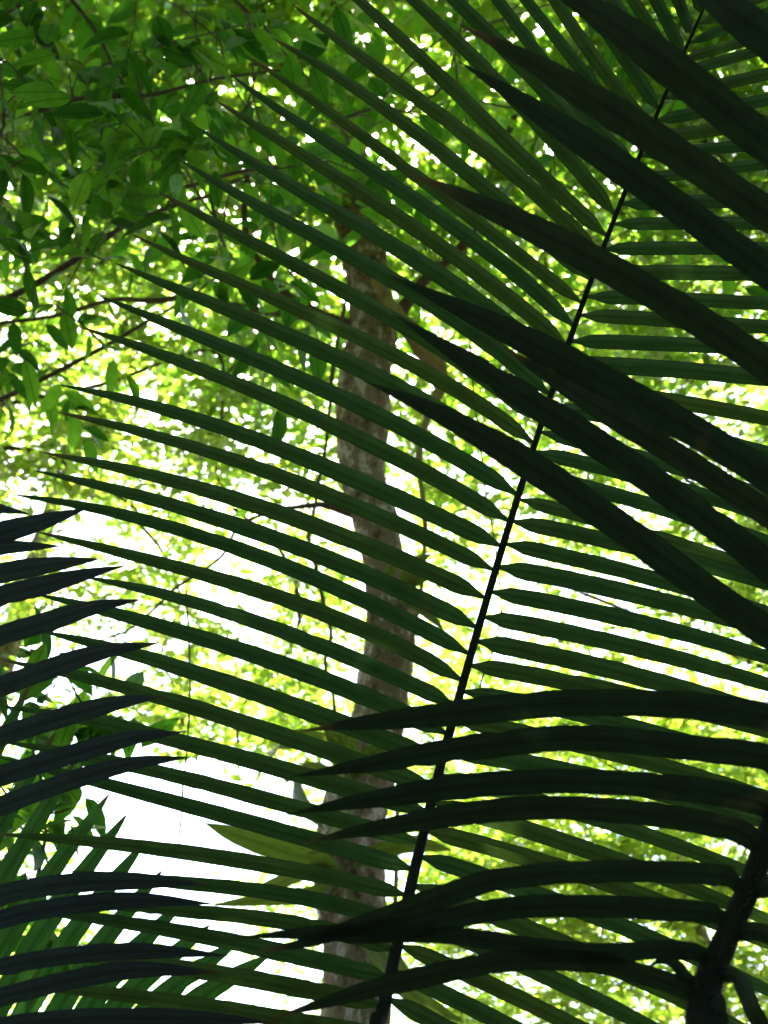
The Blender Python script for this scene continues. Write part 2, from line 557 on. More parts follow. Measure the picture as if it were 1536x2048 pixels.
# ---- frond 1: the large one across the whole picture
R1 = [(745, 2110), (760, 2048), (778, 1956), (798, 1866), (823, 1761), (845, 1676), (863, 1616), (880, 1536), (903, 1456), (923, 1391), (940, 1308), (955, 1243),
      (978, 1183), (998, 1118), (1018, 1043), (1038, 983), (1063, 913), (1083, 848), (1108, 783), (1148, 655), (1183, 560), (1205, 502), (1230, 435), (1250, 385),
      (1273, 330), (1303, 250), (1318, 210), (1333, 172), (1362, 115), (1380, 85), (1402, 35), (1425, -15), (1452, -80), (1480, -150)]
W1 = [27, 27, 26, 25, 24, 22, 22, 21, 20, 19, 18, 18, 17, 17, 16, 16, 15, 14, 14, 13, 12, 12, 11, 11, 10, 9, 9, 8, 7, 7, 6, 5, 4, 3]
D1 = [1.72 + 0.62 * (2048 - y) / 2048 for x, y in R1]
d1 = rachis_depth(R1, D1)
root1 = at(760, 2048, 1.72)
base1 = (root1.x - 0.10, root1.y + 0.42, 0.0)
f1 = thing('palm_frond', 'large green palm frond with slanting stalk, leaflets spread over the whole middle', 'palm frond', base1, 'palm fronds')
_q = np.polyfit([p[1] for p in R1], [p[0] for p in R1], 6)
R1s = [(float(np.polyval(_q, y)), y) for x, y in R1]
P3 = [Vector(base1) - Vector((0, 0, .03)), (base1[0] + .02, base1[1] - .05, .6), (root1.x - .035, root1.y + .13, 1.25)] + [at(x, y, d) for (x, y), d in zip(R1s, D1)]
RR = [.020, .017, .013] + [.9 * w * d / FPX / 2 for w, d in zip(W1, D1)]
V, F = tube(P3, RR, 8, n=150, lump=0.012)
mesh_obj('stalk', V, F, M_RACHIS, f1)
N1 = (CAM - at(900, 1100, 2.0)).normalized()
N1 = (N1 + Vector((0.10, 0.05, -0.15))).normalized()
LEFT1 = [  # base -> ... -> tip, photo pixels
    [(735, 2066), (600, 2045), (420, 2015), (230, 1990), (60, 1978)],
    [(750, 2010), (650, 1989), (567, 1973), (433, 1946), (300, 1930), (60, 1905)],
    [(764, 1954), (700, 1939), (567, 1909), (467, 1883), (300, 1853), (200, 1842), (60, 1822)],
    [(782, 1900), (633, 1856), (533, 1839), (433, 1831), (300, 1816), (130, 1800)],
    [(795, 1850), (717, 1819), (633, 1803), (500, 1783), (400, 1769), (260, 1756), (140, 1742)],
    [(809, 1790), (733, 1773), (600, 1743), (467, 1720), (333, 1700), (167, 1683), (-10, 1668)],
    [(821, 1738), (700, 1703), (600, 1674), (467, 1639), (367, 1609), (233, 1573), (117, 1547), (0, 1515)],
    [(833, 1685), (700, 1650), (567, 1609), (433, 1571), (300, 1540), (183, 1517), (83, 1497), (0, 1483)],
    [(847, 1622), (733, 1590), (567, 1543), (450, 1508), (367, 1479), (233, 1455), (150, 1441), (0, 1412)],
    [(862, 1573), (767, 1545), (700, 1519), (567, 1473), (450, 1433), (350, 1400), (233, 1372), (117, 1349), (5, 1321)],
    [(879, 1521), (733, 1468), (633, 1430), (567, 1407), (450, 1363), (280, 1311), (165, 1286), (80, 1262)],
    [(893, 1468), (817, 1428), (733, 1395), (567, 1333), (450, 1292), (400, 1275), (240, 1228), (145, 1206), (72, 1188)],
    [(903, 1410), (883, 1397), (733, 1330), (567, 1263), (450, 1226), (300, 1180), (170, 1154)],
    [(921, 1361), (850, 1314), (750, 1273), (617, 1217), (450, 1160), (225, 1103), (150, 1082), (75, 1064)],
    [(936, 1308), (883, 1274), (750, 1210), (617, 1153), (450, 1091), (300, 1043), (150, 1006), (25, 989)],
    [(953, 1255), (883, 1220), (750, 1157), (617, 1103), (450, 1043), (300, 998), (170, 964), (72, 942)],
    [(970, 1196), (883, 1157), (750, 1097), (617, 1047), (450, 993), (250, 938), (160, 918), (85, 905)],
    [(986, 1140), (883, 1090), (750, 1027), (617, 975), (450, 917), (300, 867), (200, 842), (113, 824)],
    [(999, 1092), (962, 1070), (883, 1033), (750, 977), (617, 923), (450, 859), (300, 809), (200, 783), (121, 770)],
    [(1016, 1042), (900, 973), (750, 892), (617, 830), (450, 760), (300, 700), (220, 671), (160, 654)],
    [(1032, 989), (900, 911), (750, 825), (617, 763), (450, 697), (300, 633), (198, 592)],
    [(1049, 937), (920, 845), (800, 780), (717, 737), (617, 687), (450, 619), (330, 567), (232, 527)],
    [(1064, 886), (962, 812), (883, 763), (750, 690), (617, 627), (450, 556), (350, 511), (264, 469)],
    [(1078, 843), (962, 757), (850, 677), (750, 613), (617, 543), (450, 461), (313, 382)],
    [(1093, 790), (962, 680), (883, 620), (750, 535), (633, 473), (500, 408), (358, 319)],
    [(1113, 738), (962, 612), (850, 528), (750, 467), (667, 419), (500, 325), (392, 253)],
    [(1131, 691), (1033, 605), (962, 553), (850, 473), (767, 412), (633, 325), (500, 248), (432, 201)],
    [(1149, 652), (1033, 552), (933, 470), (800, 377), (667, 290), (500, 185), (460, 149)],
    [(1169, 606), (1067, 531), (980, 465), (890, 395), (800, 327), (667, 230), (495, 112)],
    [(1184, 559), (1090, 475), (1012, 410), (933, 347), (833, 266), (700, 167), (543, 75)],
    [(1197, 512), (1100, 412), (1012, 333), (867, 217), (733, 123), (583, 7)],
    [(1214, 472), (1100, 366), (1012, 281), (933, 207), (800, 73), (717, 0), (610, -90)],
    [(1231, 430), (1157, 333), (1030, 203), (900, 67), (800, -25), (680, -130)],
    [(1250, 378), (1180, 282), (1080, 170), (950, 40), (840, -70), (740, -165)],
    [(1265, 328), (1174, 233), (1091, 127), (1024, 33), (930, -80), (830, -190)],
    [(1281, 291), (1211, 200), (1141, 110), (1067, 17), (980, -90), (890, -200)],
    [(1296, 254), (1207, 140), (1124, 20), (1050, -90), (960, -210)],
    [(1312, 218), (1274, 150), (1231, 88), (1160, -20), (1090, -120), (1020, -220)],
    [(1331, 174), (1284, 95), (1230, 5), (1170, -100), (1100, -210)],
    [(1349, 135), (1307, 58), (1257, -10), (1200, -110), (1140, -220)],
    [(1364, 106), (1345, 60), (1307, -8), (1260, -110), (1220, -210)],
    [(1381, 66), (1357, -2), (1325, -90), (1290, -190)],
    [(1402, 25), (1390, -40), (1370, -120), (1350, -190)],
]
for q, pts in enumerate(LEFT1):
    pts = [(float(np.polyval(_q, pts[0][1])), pts[0][1] + 2)] + [p_ for p_ in pts[1:] if p_[0] < pts[0][0] - 14]
    by = pts[0][1]
    db = d1(by)
    wpx = 38 if by > 900 else (35 if by > 640 else 31)
    if by < 360:
        wpx = 27
    dt = db + 0.04 + 0.03 * math.sin(q * 1.7)
    blade('leaflet', pts, [db, db - 0.05, db - 0.02, dt], wpx * .93 * db / FPX * random.uniform(.9, 1.08), N1, M_FROND, f1, twist=random.uniform(-.25, .25), slim=True, nseg=40, smooth_px=len(pts) > 4)
RIGHT1 = [((1396, 50), -.44), ((1382, 87), -.40), ((1364, 120), -.30), ((1352, 150), -.30), ((1331, 197), -.25), ((1311, 242), -.20), ((1303, 278), -.15), ((1287, 312), -.11),
          ((1265, 362), -.14), ((1250, 408), -.04), ((1236, 448), -.02), ((1217, 498), -.02), ((1193, 545), -.01), ((1178, 593), .02), ((1164, 630), .045), ((1148, 682), .02), ((1131, 728), .02),
          ((1115, 772), .10), ((1104, 812), .16), ((1089, 863), .23), ((1075, 902), .22), ((1059, 945), .23), ((1044, 998), .24), ((1033, 1042), .18), ((1016, 1087), .20), ((1001, 1133), .17), ((988, 1183), .17),
          ((973, 1233), .17), ((959, 1282), .18), ((946, 1330), .15), ((931, 1382), .17), ((918, 1440), .17), ((893, 1500), .15), ((882, 1550), .24), ((869, 1605), .27), ((861, 1660), .25), ((846, 1712), .30),
          ((834, 1769), .36), ((821, 1830), .40), ((812, 1889), .42), ((800, 1940), .46), ((786, 1995), .50), ((772, 2050), .52)]
for q, ((bx, by), s) in enumerate(RIGHT1):
    db = d1(by)
    ln = 840 if by > 700 else 840 * (0.62 + 0.38 * by / 700)
    cv = 0.00012 if by > 700 else 0.00005
    bx = float(np.polyval(_q, by))
    pts = []
    for u in (0, .12, .3, .5, .75, 1):
        dx = u * ln
        pts.append((bx + dx, by + s * dx + cv * dx * dx))
    wpx = 38 if by > 1000 else (34 if by > 700 else (29 if by > 400 else (25 if by > 180 else 20)))
    blade('leaflet', pts, [db, db - 0.02, db, db + 0.06], wpx * .93 * db / FPX * random.uniform(.9, 1.08), N1, M_FROND, f1, twist=random.uniform(-.3, .3), slim=True, nseg=40, smooth_px=len(pts) > 4)

# ---- frond 2: nearer, almost black, coming from the right
R2 = [(1408, 2090), (1407, 2048), (1407, 2003), (1427, 1936), (1467, 1843), (1504, 1763), (1534, 1676), (1566, 1590), (1600, 1500), (1640, 1390), (1690, 1250), (1730, 1110), (1768, 930), (1795, 760), (1812, 620), (1830, 480), (1845, 330), (1858, 180), (1868, 0)]
W2 = [70, 66, 55, 47, 43, 42, 41, 39, 37, 35, 33, 30, 27, 24, 21, 18, 15, 12, 8]
D2 = [1.30 + 0.16 * (2048 - y) / 2048 for x, y in R2]
d2 = rachis_depth(R2, D2)
root2 = at(1407, 2048, 1.30)
base2 = (root2.x - .16, root2.y + .38, 0)
f2 = thing('palm_frond', 'near black palm frond with thick spiny stalk at the lower right', 'palm frond', base2, 'palm fronds')
P3 = [Vector(base2) - Vector((0, 0, .03)), (base2[0] + .03, base2[1] - .05, .7), (root2.x - .05, root2.y + .12, 1.4)] + [at(x, y, d) for (x, y), d in zip(R2, D2)]
RR = [.034, .030, .028] + [w * d / FPX / 2 for w, d in zip(W2, D2)]
V, F = tube(P3, RR, 10, n=130, lump=0.03)
mesh_obj('stalk', V, F, M_RACHIS, f2)
sp = Merge()
A = catmull([(*p, w * d / FPX / 2) for p, w, d in zip([tuple(at(x, y, d)) for (x, y), d in zip(R2, D2)], W2, D2)], 160)
for i in range(0, 110):
    for _ in range(4):
        c, r0 = A[i][:3], A[i][3]
        t_ = A[i + 1][:3] - A[i][:3]; t_ /= np.linalg.norm(t_)
        dv = rng.normal(size=3); dv -= dv.dot(t_) * t_; dv /= np.linalg.norm(dv)
        ln = rng.uniform(.006, .016)
        st = c + dv * r0 * 0.9
        sp.add(tube([st, st + dv * ln * .5 + t_ * .001, st + dv * ln + t_ * ln * .4], [.0007, .0005, .0002], 3, n=3))
so = mesh_obj('spines', sp.V, sp.F, M_SPINE, f2); so['kind'] = 'stuff'
N2 = (CAM - at(1250, 1300, 1.35)).normalized()
N2 = (N2 + Vector((-.1, .1, -.2))).normalized()
F2L = [
    ([(1590, 1512), (1572, 1458), (1536, 1434), (1368, 1411), (1168, 1406), (1067, 1411), (900, 1428), (700, 1449), (600, 1463)], 52),
    ([(1566, 1580), (1556, 1535), (1530, 1513), (1368, 1495), (1200, 1477), (1067, 1481), (900, 1502), (700, 1535), (580, 1554)], 50),
    ([(1545, 1650), (1536, 1618), (1500, 1600), (1391, 1580), (1224, 1566), (1067, 1564), (900, 1577), (700, 1606), (570, 1630)], 48),
    ([(1518, 1712), (1506, 1685), (1474, 1660), (1424, 1650), (1291, 1627), (1124, 1616), (1000, 1621), (900, 1632), (700, 1666), (608, 1686)], 46),
    ([(1479, 1790), (1470, 1766), (1440, 1751), (1291, 1743), (1124, 1746), (1024, 1756), (967, 1766), (867, 1800), (767, 1836), (667, 1868), (600, 1888), (503, 1904)], 42),
    ([(1452, 1855), (1444, 1838), (1415, 1826), (1324, 1819), (1191, 1813), (1024, 1816), (900, 1837), (833, 1852), (733, 1868), (633, 1866), (470, 1875)], 42),
    ([(1413, 1940), (1404, 1912), (1375, 1902), (1300, 1900), (1224, 1906), (1112, 1900), (1000, 1884), (900, 1872), (800, 1874), (690, 1886)], 36),
    ([(1394, 2010), (1357, 1973), (1291, 1951), (1191, 1927), (1091, 1920), (1033, 1921), (933, 1935), (833, 1958), (733, 1981), (600, 2020), (545, 2037)], 40),
    ([(1660, 1345), (1600, 1320), (1524, 1270), (1457, 1208), (1357, 1126), (1224, 1043), (1067, 935), (962, 880), (850, 812), (728, 762)], 58),
    ([(1685, 1260), (1620, 1205), (1524, 1128), (1424, 1043), (1324, 973), (1200, 886), (1100, 830), (1000, 768), (883, 683), (787, 629)], 56),
    ([(1712, 1165), (1640, 1105), (1536, 1030), (1457, 975), (1357, 912), (1250, 850), (1130, 770), (1000, 690)], 46),
    ([(1735, 1090), (1640, 1030), (1536, 952), (1440, 893), (1367, 850), (1267, 790), (1133, 722), (1033, 672), (900, 611), (777, 550)], 56),
    ([(1772, 920), (1660, 835), (1536, 742), (1412, 643), (1333, 598), (1233, 540), (1133, 495), (1012, 436), (900, 387), (810, 342)], 56),
    ([(1798, 740), (1660, 640), (1536, 545), (1368, 417), (1218, 320), (1068, 220), (990, 168), (916, 122)], 54),
    ([(1813, 610), (1680, 525), (1536, 428), (1418, 352), (1268, 250), (1118, 155), (1010, 98), (921, 50)], 56),
    ([(1832, 470), (1690, 395), (1536, 292), (1468, 236), (1368, 151), (1268, 77), (1143, -5), (1030, -70)], 62),
    ([(1846, 320), (1690, 200), (1536, 78), (1418, -12), (1320, -85)], 60),
]
for pts, w in F2L:
    db = d2(pts[0][1])
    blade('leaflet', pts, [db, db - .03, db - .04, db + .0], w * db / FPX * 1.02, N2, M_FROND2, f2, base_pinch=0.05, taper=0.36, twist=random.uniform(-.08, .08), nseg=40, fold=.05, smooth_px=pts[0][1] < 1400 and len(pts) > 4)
F2R = [
    ([(1440, 1962), (1462, 1950), (1486, 1975), (1505, 2020), (1524, 2060), (1550, 2160), (1570, 2260)], 32),
    ([(1470, 1880), (1495, 1864), (1540, 1872), (1640, 1920), (1780, 2010), (1900, 2110)], 36),
    ([(1505, 1795), (1530, 1776), (1580, 1784), (1700, 1830), (1900, 1950)], 38),
    ([(1540, 1695), (1570, 1690), (1640, 1710), (1780, 1780), (1950, 1880)], 40),
    ([(1572, 1610), (1620, 1600), (1700, 1620), (1860, 1700), (2000, 1790)], 42),
    ([(1606, 1510), (1660, 1500), (1780, 1540), (1950, 1640)], 44),
    ([(1646, 1400), (1720, 1390), (1850, 1430), (2050, 1540)], 46),
]
for k_ in range(11):
    y0 = 1270 - k_ * 110
    x0 = float(np.interp(y0, [p[1] for p in R2[::-1]], [p[0] for p in R2[::-1]]))
    sl = .45 - .085 * k_
    F2R.append(([(x0, y0), (x0 + 90, y0 + sl * 40), (x0 + 320, y0 + sl * 250), (x0 + 620, y0 + sl * 620)], 52 - k_ * 1.5))
for pts, w in F2R:
    db = d2(pts[0][1])
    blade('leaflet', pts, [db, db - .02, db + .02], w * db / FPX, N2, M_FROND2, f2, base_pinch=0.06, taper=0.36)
# the short torn leaflet at the foot of the blade
blade('leaflet', [(1402, 1975), (1372, 1955), (1350, 1930), (1322, 1922), (1298, 1934)], [1.3, 1.29, 1.3], 24 * 1.3 / FPX, N2, M_FROND2, f2, taper=0.6)
blade('leaflet', [(1400, 2030), (1425, 1990), (1440, 2030), (1452, 2100)], [1.3, 1.28, 1.3], 30 * 1.3 / FPX, N2, M_FROND2, f2, taper=0.6)

# ---- frond 3: entering from the left edge, in front of frond 1
R3 = [(-250, 2300), (-240, 2150), (-232, 2000), (-228, 1860), (-232, 1720), (-240, 1560), (-252, 1420), (-270, 1280), (-290, 1150), (-320, 1030)]
W3 = [34, 32, 30, 28, 25, 22, 19, 16, 12, 8]
D3 = [1.60 + 0.05 * i / 9 for i in range(10)]
d3 = rachis_depth(R3, D3)
root3 = at(-250, 2300, 1.60)
base3 = (root3.x - .05, root3.y + .3, 0)
f3 = thing('palm_frond', 'dark palm frond, bluish glare put into its colour, leaflet tips entering from the left edge', 'palm frond', base3, 'palm fronds')
P3 = [Vector(base3) - Vector((0, 0, .03)), (root3.x - .03, root3.y + .2, .8), (root3.x, root3.y + .05, 1.35)] + [at(x, y, d) for (x, y), d in zip(R3, D3)]
V, F = tube(P3, [.028, .024, .02] + [w * d / FPX / 2 for w, d in zip(W3, D3)], 8, n=90, lump=.03)
mesh_obj('stalk', V, F, M_RACHIS, f3)
N3 = ((CAM - at(100, 1500, 1.6)).normalized() + Vector((.15, .05, -.2))).normalized()
F3L = [
    ([(-318, 1040), (-150, 1000), (0, 1017), (62, 1029)], 26),
    ([(-305, 1110), (-150, 1110), (0, 1066), (100, 1039), (176, 1016)], 40),
    ([(-295, 1170), (-150, 1120), (0, 1096), (126, 1092)], 28),
    ([(-284, 1240), (-150, 1185), (0, 1147), (100, 1130), (203, 1117)], 38),
    ([(-276, 1310), (-150, 1242), (0, 1193), (83, 1172), (167, 1150), (248, 1132)], 38),
    ([(-262, 1390), (-140, 1318), (0, 1272), (100, 1242), (200, 1212), (284, 1199)], 38),
    ([(-250, 1470), (-140, 1425), (0, 1374), (100, 1337), (200, 1305), (322, 1285)], 38),
    ([(-242, 1550), (-130, 1520), (0, 1473), (167, 1423), (267, 1400), (336, 1394)], 38),
    ([(-238, 1620), (-130, 1600), (0, 1553), (133, 1512), (267, 1476), (372, 1463)], 38),
    ([(-234, 1680), (-130, 1665), (0, 1613), (133, 1564), (267, 1527), (382, 1514)], 36),
    ([(-230, 1850), (-130, 1825), (0, 1790), (58, 1778), (175, 1764), (292, 1763), (416, 1768)], 36),
    ([(-228, 1900), (-130, 1875), (0, 1840), (58, 1825), (175, 1807), (292, 1801), (428, 1808)], 34),
    ([(-230, 2000), (-130, 1972), (0, 1936), (88, 1918), (233, 1903), (350, 1904), (457, 1912)], 32),
    ([(-232, 2060), (-130, 2035), (0, 1995), (175, 1953), (292, 1939), (440, 1946)], 34),
    ([(-238, 2130), (-130, 2090), (0, 2054), (120, 2040), (233, 2036), (400, 2037), (560, 2046)], 34),
]
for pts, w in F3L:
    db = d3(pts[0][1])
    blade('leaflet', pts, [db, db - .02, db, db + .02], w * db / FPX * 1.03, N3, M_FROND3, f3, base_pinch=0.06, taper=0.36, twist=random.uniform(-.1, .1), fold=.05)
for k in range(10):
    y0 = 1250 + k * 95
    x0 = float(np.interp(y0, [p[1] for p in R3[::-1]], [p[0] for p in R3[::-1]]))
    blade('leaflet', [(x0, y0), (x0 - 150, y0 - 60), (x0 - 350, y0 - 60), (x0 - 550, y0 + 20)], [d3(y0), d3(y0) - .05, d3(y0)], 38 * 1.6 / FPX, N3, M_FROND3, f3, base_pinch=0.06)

# ---- frond 4: farther back at the lower left, its leaflets standing steeply
TIP4 = [(-6, 1285), (62, 1365), (112, 1462), (158, 1508), (220, 1586), (255, 1627), (292, 1680), (325, 1740), (370, 1800), (420, 1850), (480, 1880), (540, 1910)]
LOW4 = [(-290, 1985), (-225, 1985), (-160, 1985), (-100, 1985), (-40, 1985), (20, 1985), (82, 1985), (148, 1985), (212, 1985), (277, 1985), (350, 1985), (430, 1985)]
R4c = []
for (tx, ty), (lx, ly) in zip(TIP4, LOW4):
    k_ = max(1.12, (2112 - ty) / (1985 - ty))
    R4c.append((tx + (lx - tx) * k_, ty + (ly - ty) * k_ + (tx + 6) * .05))
R4c.append((330, 2190))
R4 = [tuple(v) for v in catmull(R4c, 8)]
root4 = at(R4[-1][0], R4[-1][1], 2.5)
base4 = (root4.x + .1, root4.y + .25, 0)
f4 = thing('palm_frond', 'translucent green palm frond behind, leaflets standing steeply at the lower left', 'palm frond', base4, 'palm fronds')
DD4 = np.linspace(2.75, 2.5, 8)
P3 = [Vector(base4) - Vector((0, 0, .03)), (root4.x + .06, root4.y + .12, .6)] + [at(x, y, d) for (x, y), d in list(zip(R4, DD4))[::-1]]
V, F = tube(P3, [.022, .02] + [.015 - .0014 * i for i in range(8)], 8, n=70, lump=.03)
mesh_obj('stalk', V, F, M_RACHIS, f4)
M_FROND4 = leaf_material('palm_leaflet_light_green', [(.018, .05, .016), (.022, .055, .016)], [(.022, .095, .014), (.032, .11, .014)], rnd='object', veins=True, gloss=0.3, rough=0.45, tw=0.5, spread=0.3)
N4 = ((CAM - at(200, 1850, 2.6)).normalized() + Vector((.1, .1, -.1))).normalized()
for i, (tx, ty) in enumerate(TIP4):
    bx, by = R4c[i]
    d = 2.75 - .25 * i / 12
    mx_, my_ = (bx * .5 + tx * .5) - 12, (by * .5 + ty * .5) - 14
    blade('leaflet', [(bx, by), (mx_, my_), (tx, ty)], [d, d - .03, d + .03], 42 * d / FPX, N4, M_FROND4, f4, slim=True, twist=random.uniform(-.3, .3))
for i in range(0, 12):
    bx, by = R4c[i]
    d = 2.75 - .25 * i / 12
    blade('leaflet', [(bx, by), (bx - 60, by + 120), (bx - 110, by + 300)], [d, d - .03, d], 38 * d / FPX, N4, M_FROND4, f4, taper=.5)

# ------------------------------------------------------------------ the big trunk
TY = 5.2
TRUNK = [(712, 2300, 150), (712, 2048, 128), (712, 1903, 124), (700, 1770, 132), (704, 1640, 130), (745, 1480, 112), (762, 1400, 103), (782, 1270, 98), (768, 1133, 84), (752, 1050, 94), (724, 935, 90),
         (726, 833, 112), (730, 750, 106), (746, 650, 92), (728, 520, 84), (700, 380, 80), (682, 230, 76), (668, 60, 70), (655, -150, 62), (640, -420, 52), (620, -800, 44)]
tp = []
for x, y, w in TRUNK:
    r_ = ray(x, y); dd = TY / r_.y
    tp.append((CAM + r_ * dd, w * dd / FPX / 2))
p0 = tp[0][0]
t0 = thing('rainforest_tree', 'mottled brown tree trunk rising behind the large frond, crown overhead', 'tree', (p0.x, p0.y, 0))
pts = [Vector((p0.x + .02, p0.y, -.05)), Vector((p0.x, p0.y, .5))] + [a for a, b in tp]
rad = [.26, .21] + [b for a, b in tp]
V, F = tube(pts, rad, 40, n=420, lump=0.012)
V = np.array(V).reshape(-1, 40, 3)
cen = V.mean(1, keepdims=True)
for i in range(len(V)):
    for k in range(40):
        v = Vector(V[i, k])
        h = .10 * noise.noise(v * 5) + .07 * noise.noise(Vector((v.x * 26, v.y * 26, v.z * 9))) + .05 * noise.noise(v * 38) + .10 * max(0, noise.noise(v * 2.3 + Vector((9, 2, 5))) - .25)
        V[i, k] = cen[i, 0] + (V[i, k] - cen[i, 0]) * (1 + h)
mesh_obj('trunk', V.reshape(-1, 3), F, M_BARK, t0)
LIMBS = [
    [(742, 655, 20), (650, 632, 18), (560, 578, 16), (526, 532, 14), (494, 480, 13), (490, 400, 12), (502, 250, 10), (480, 100, 8)],
    [(735, 668, 18), (640, 640, 16), (530, 622, 14), (450, 608, 13), (375, 594, 13), (310, 602, 12), (225, 600, 10), (110, 632, 9), (-40, 650, 7)],
    [(715, 1030, 24), (665, 1012, 20), (632, 1010, 13), (560, 1020, 9), (480, 1050, 7), (443, 1113, 7), (350, 1177, 7), (310, 1217, 6), (247, 1265, 5), (160, 1290, 3)],
    [(790, 640, 30), (850, 560, 22), (940, 470, 18), (1000, 300, 15), (1080, 120, 12), (1150, -80, 10)],
]
for lb in LIMBS:
    pp, rr = [], []
    for i, (x, y, w) in enumerate(lb):
        Y = TY - 0.1 * i * 0.5
        q = at_y(x, y, Y)
        pp.append(q); rr.append(w * (q - CAM).length / FPX / 2)
    V, F = tube(pp, rr, 8, n=50, lump=.07)
    mesh_obj('limb', V, F, M_TWIG, t0)
# the crown overhead, spread over the viewer and thickened to shade the fronds
crown_c = []
for _ in range(360):
    while True:
        u = rng.uniform(-1, 1, 3)
        if u[0] ** 2 + u[1] ** 2 < 1:
            break
    crown_c.append((p0.x + .3 + u[0] * 6.0, 2.9 + u[1] * 4.7, 9.0 + u[2] * 1.3 - 0.9 * (u[0] ** 2 + u[1] ** 2)))
top_nodes = [tuple(a) for a, b in tp[-4:]] + [(p0.x, p0.y, 9)]
mg, ends = grow(top_nodes, crown_c, .05, .006)
mesh_obj('branches', mg.V, mg.F, M_TWIG, t0)['kind'] = 'stuff'
pos = clump_leaves(crown_c, 150, .42, .5)
leaf_mass('crown', pos, .155, M_CROWN, t0, flat=.45, aspect=.46)

# yellowish liana hugging the trunk on the right
la = [(748, 560, 16), (790, 625, 30), (830, 672, 40), (866, 720, 44), (884, 760, 30), (872, 800, 20), (850, 850, 16), (838, 930, 13), (850, 1040, 11), (842, 1180, 10), (820, 1300, 9), (800, 1500, 9), (790, 1800, 9), (770, 2300, 10)]
pp = [at_y(x, y, TY - .22 - .05 * math.sin(i)) for i, (x, y, w) in enumerate(la)]
rr = [w * (q - CAM).length / FPX / 2 for q, (x, y, w) in zip(pp, la)]
pp.append(Vector((pp[-1].x, pp[-1].y - .05, -.03))); rr.append(.03)
V, F = tube(pp, rr, 9, n=110, lump=.10)
lo = mesh_obj('liana', V, F, M_LIANA, None)
lo['label'] = 'yellowish brown liana swollen where it hugs the right of the trunk'; lo['category'] = 'liana'

# ------------------------------------------------------------------ epiphytes on the trunk
def epiphyte(label, centre, leaves):
    c = at_y(centre[0], centre[1], TY - .15)
    e = thing('epiphyte', label, 'epiphyte', c, 'plants growing on the trunk')
    nn_ = ((CAM - c).normalized() + Vector((0, .2, -.5))).normalized()
    for pl, w in leaves:
        dd = [(at_y(x, y, TY - .18 - .14 * i) - CAM).length for i, (x, y) in enumerate(pl)]
        blade('leaf', pl, dd, w * dd[0] / FPX, nn_, M_EPI, e, base_pinch=.35, taper=.45, fold=.10, nseg=16, jag=.03, twist=random.uniform(-.5, .5))
    return e


epiphyte('small plant with yellowish strap leaves on the right side of the trunk', (790, 1190),
         [([(795, 1200), (820, 1168), (850, 1150), (880, 1175), (900, 1215)], 40), ([(795, 1200), (820, 1150), (838, 1120), (862, 1108)], 34),
          ([(795, 1205), (830, 1215), (870, 1240), (895, 1275)], 36), ([(790, 1210), (800, 1240), (830, 1265), (850, 1300)], 30), ([(785, 1190), (775, 1160), (790, 1120)], 24)])
epiphyte('olive strap leaves drooping left from the trunk, below its middle', (690, 1560),
         [([(700, 1560), (660, 1500), (600, 1480), (552, 1490), (540, 1520)], 50), ([(700, 1570), (640, 1545), (590, 1550), (600, 1600), (650, 1660)], 46),
          ([(705, 1555), (690, 1500), (672, 1462), (640, 1440)], 50), ([(705, 1560), (740, 1510), (770, 1490)], 40), ([(700, 1580), (690, 1640), (650, 1690), (610, 1710)], 44)])
epiphyte('lowest olive leafed plant, broad leaves reaching far left of the trunk', (680, 1740),
         [([(690, 1740), (640, 1722), (567, 1702), (467, 1668), (408, 1645)], 46), ([(690, 1745), (620, 1745), (560, 1765), (500, 1782)], 36),
          ([(690, 1760), (620, 1790), (520, 1800), (415, 1812)], 36), ([(700, 1740), (760, 1705), (830, 1688), (905, 1700)], 40),
          ([(700, 1780), (760, 1900), (830, 1990), (930, 2046)], 60), ([(690, 1760), (650, 1800), (630, 1850), (640, 1900)], 40)])

# ------------------------------------------------------------------ broad-leaved understory tree, upper left
LEAF_V = []


def leaf_mesh(name, L_, W_, bend, fold):
    V, F = [], []
    n = 7
    for i in range(n + 1):
        t = i / n
        w = W_ * (math.sin(math.pi * min(1, t * 1.02) ** 0.82) ** 0.8 if t < 1 else 0) * .5
        if t > .9: w *= .6
        z = -bend * t * t * L_
        V += [(t * L_, -w, z + fold * w), (t * L_, 0, z), (t * L_, w, z + fold * w)]
    for i in range(n):
        for k in range(2):
            a_ = i * 3 + k
            F.append((a_, a_ + 1, a_ + 4, a_ + 3))
    me = bpy.data.meshes.new(name)
    me.from_pydata(V, [], F)
    me.polygons.foreach_set('use_smooth', np.ones(len(F), bool))
    me.materials.append(M_NEARLEAF)
    return me


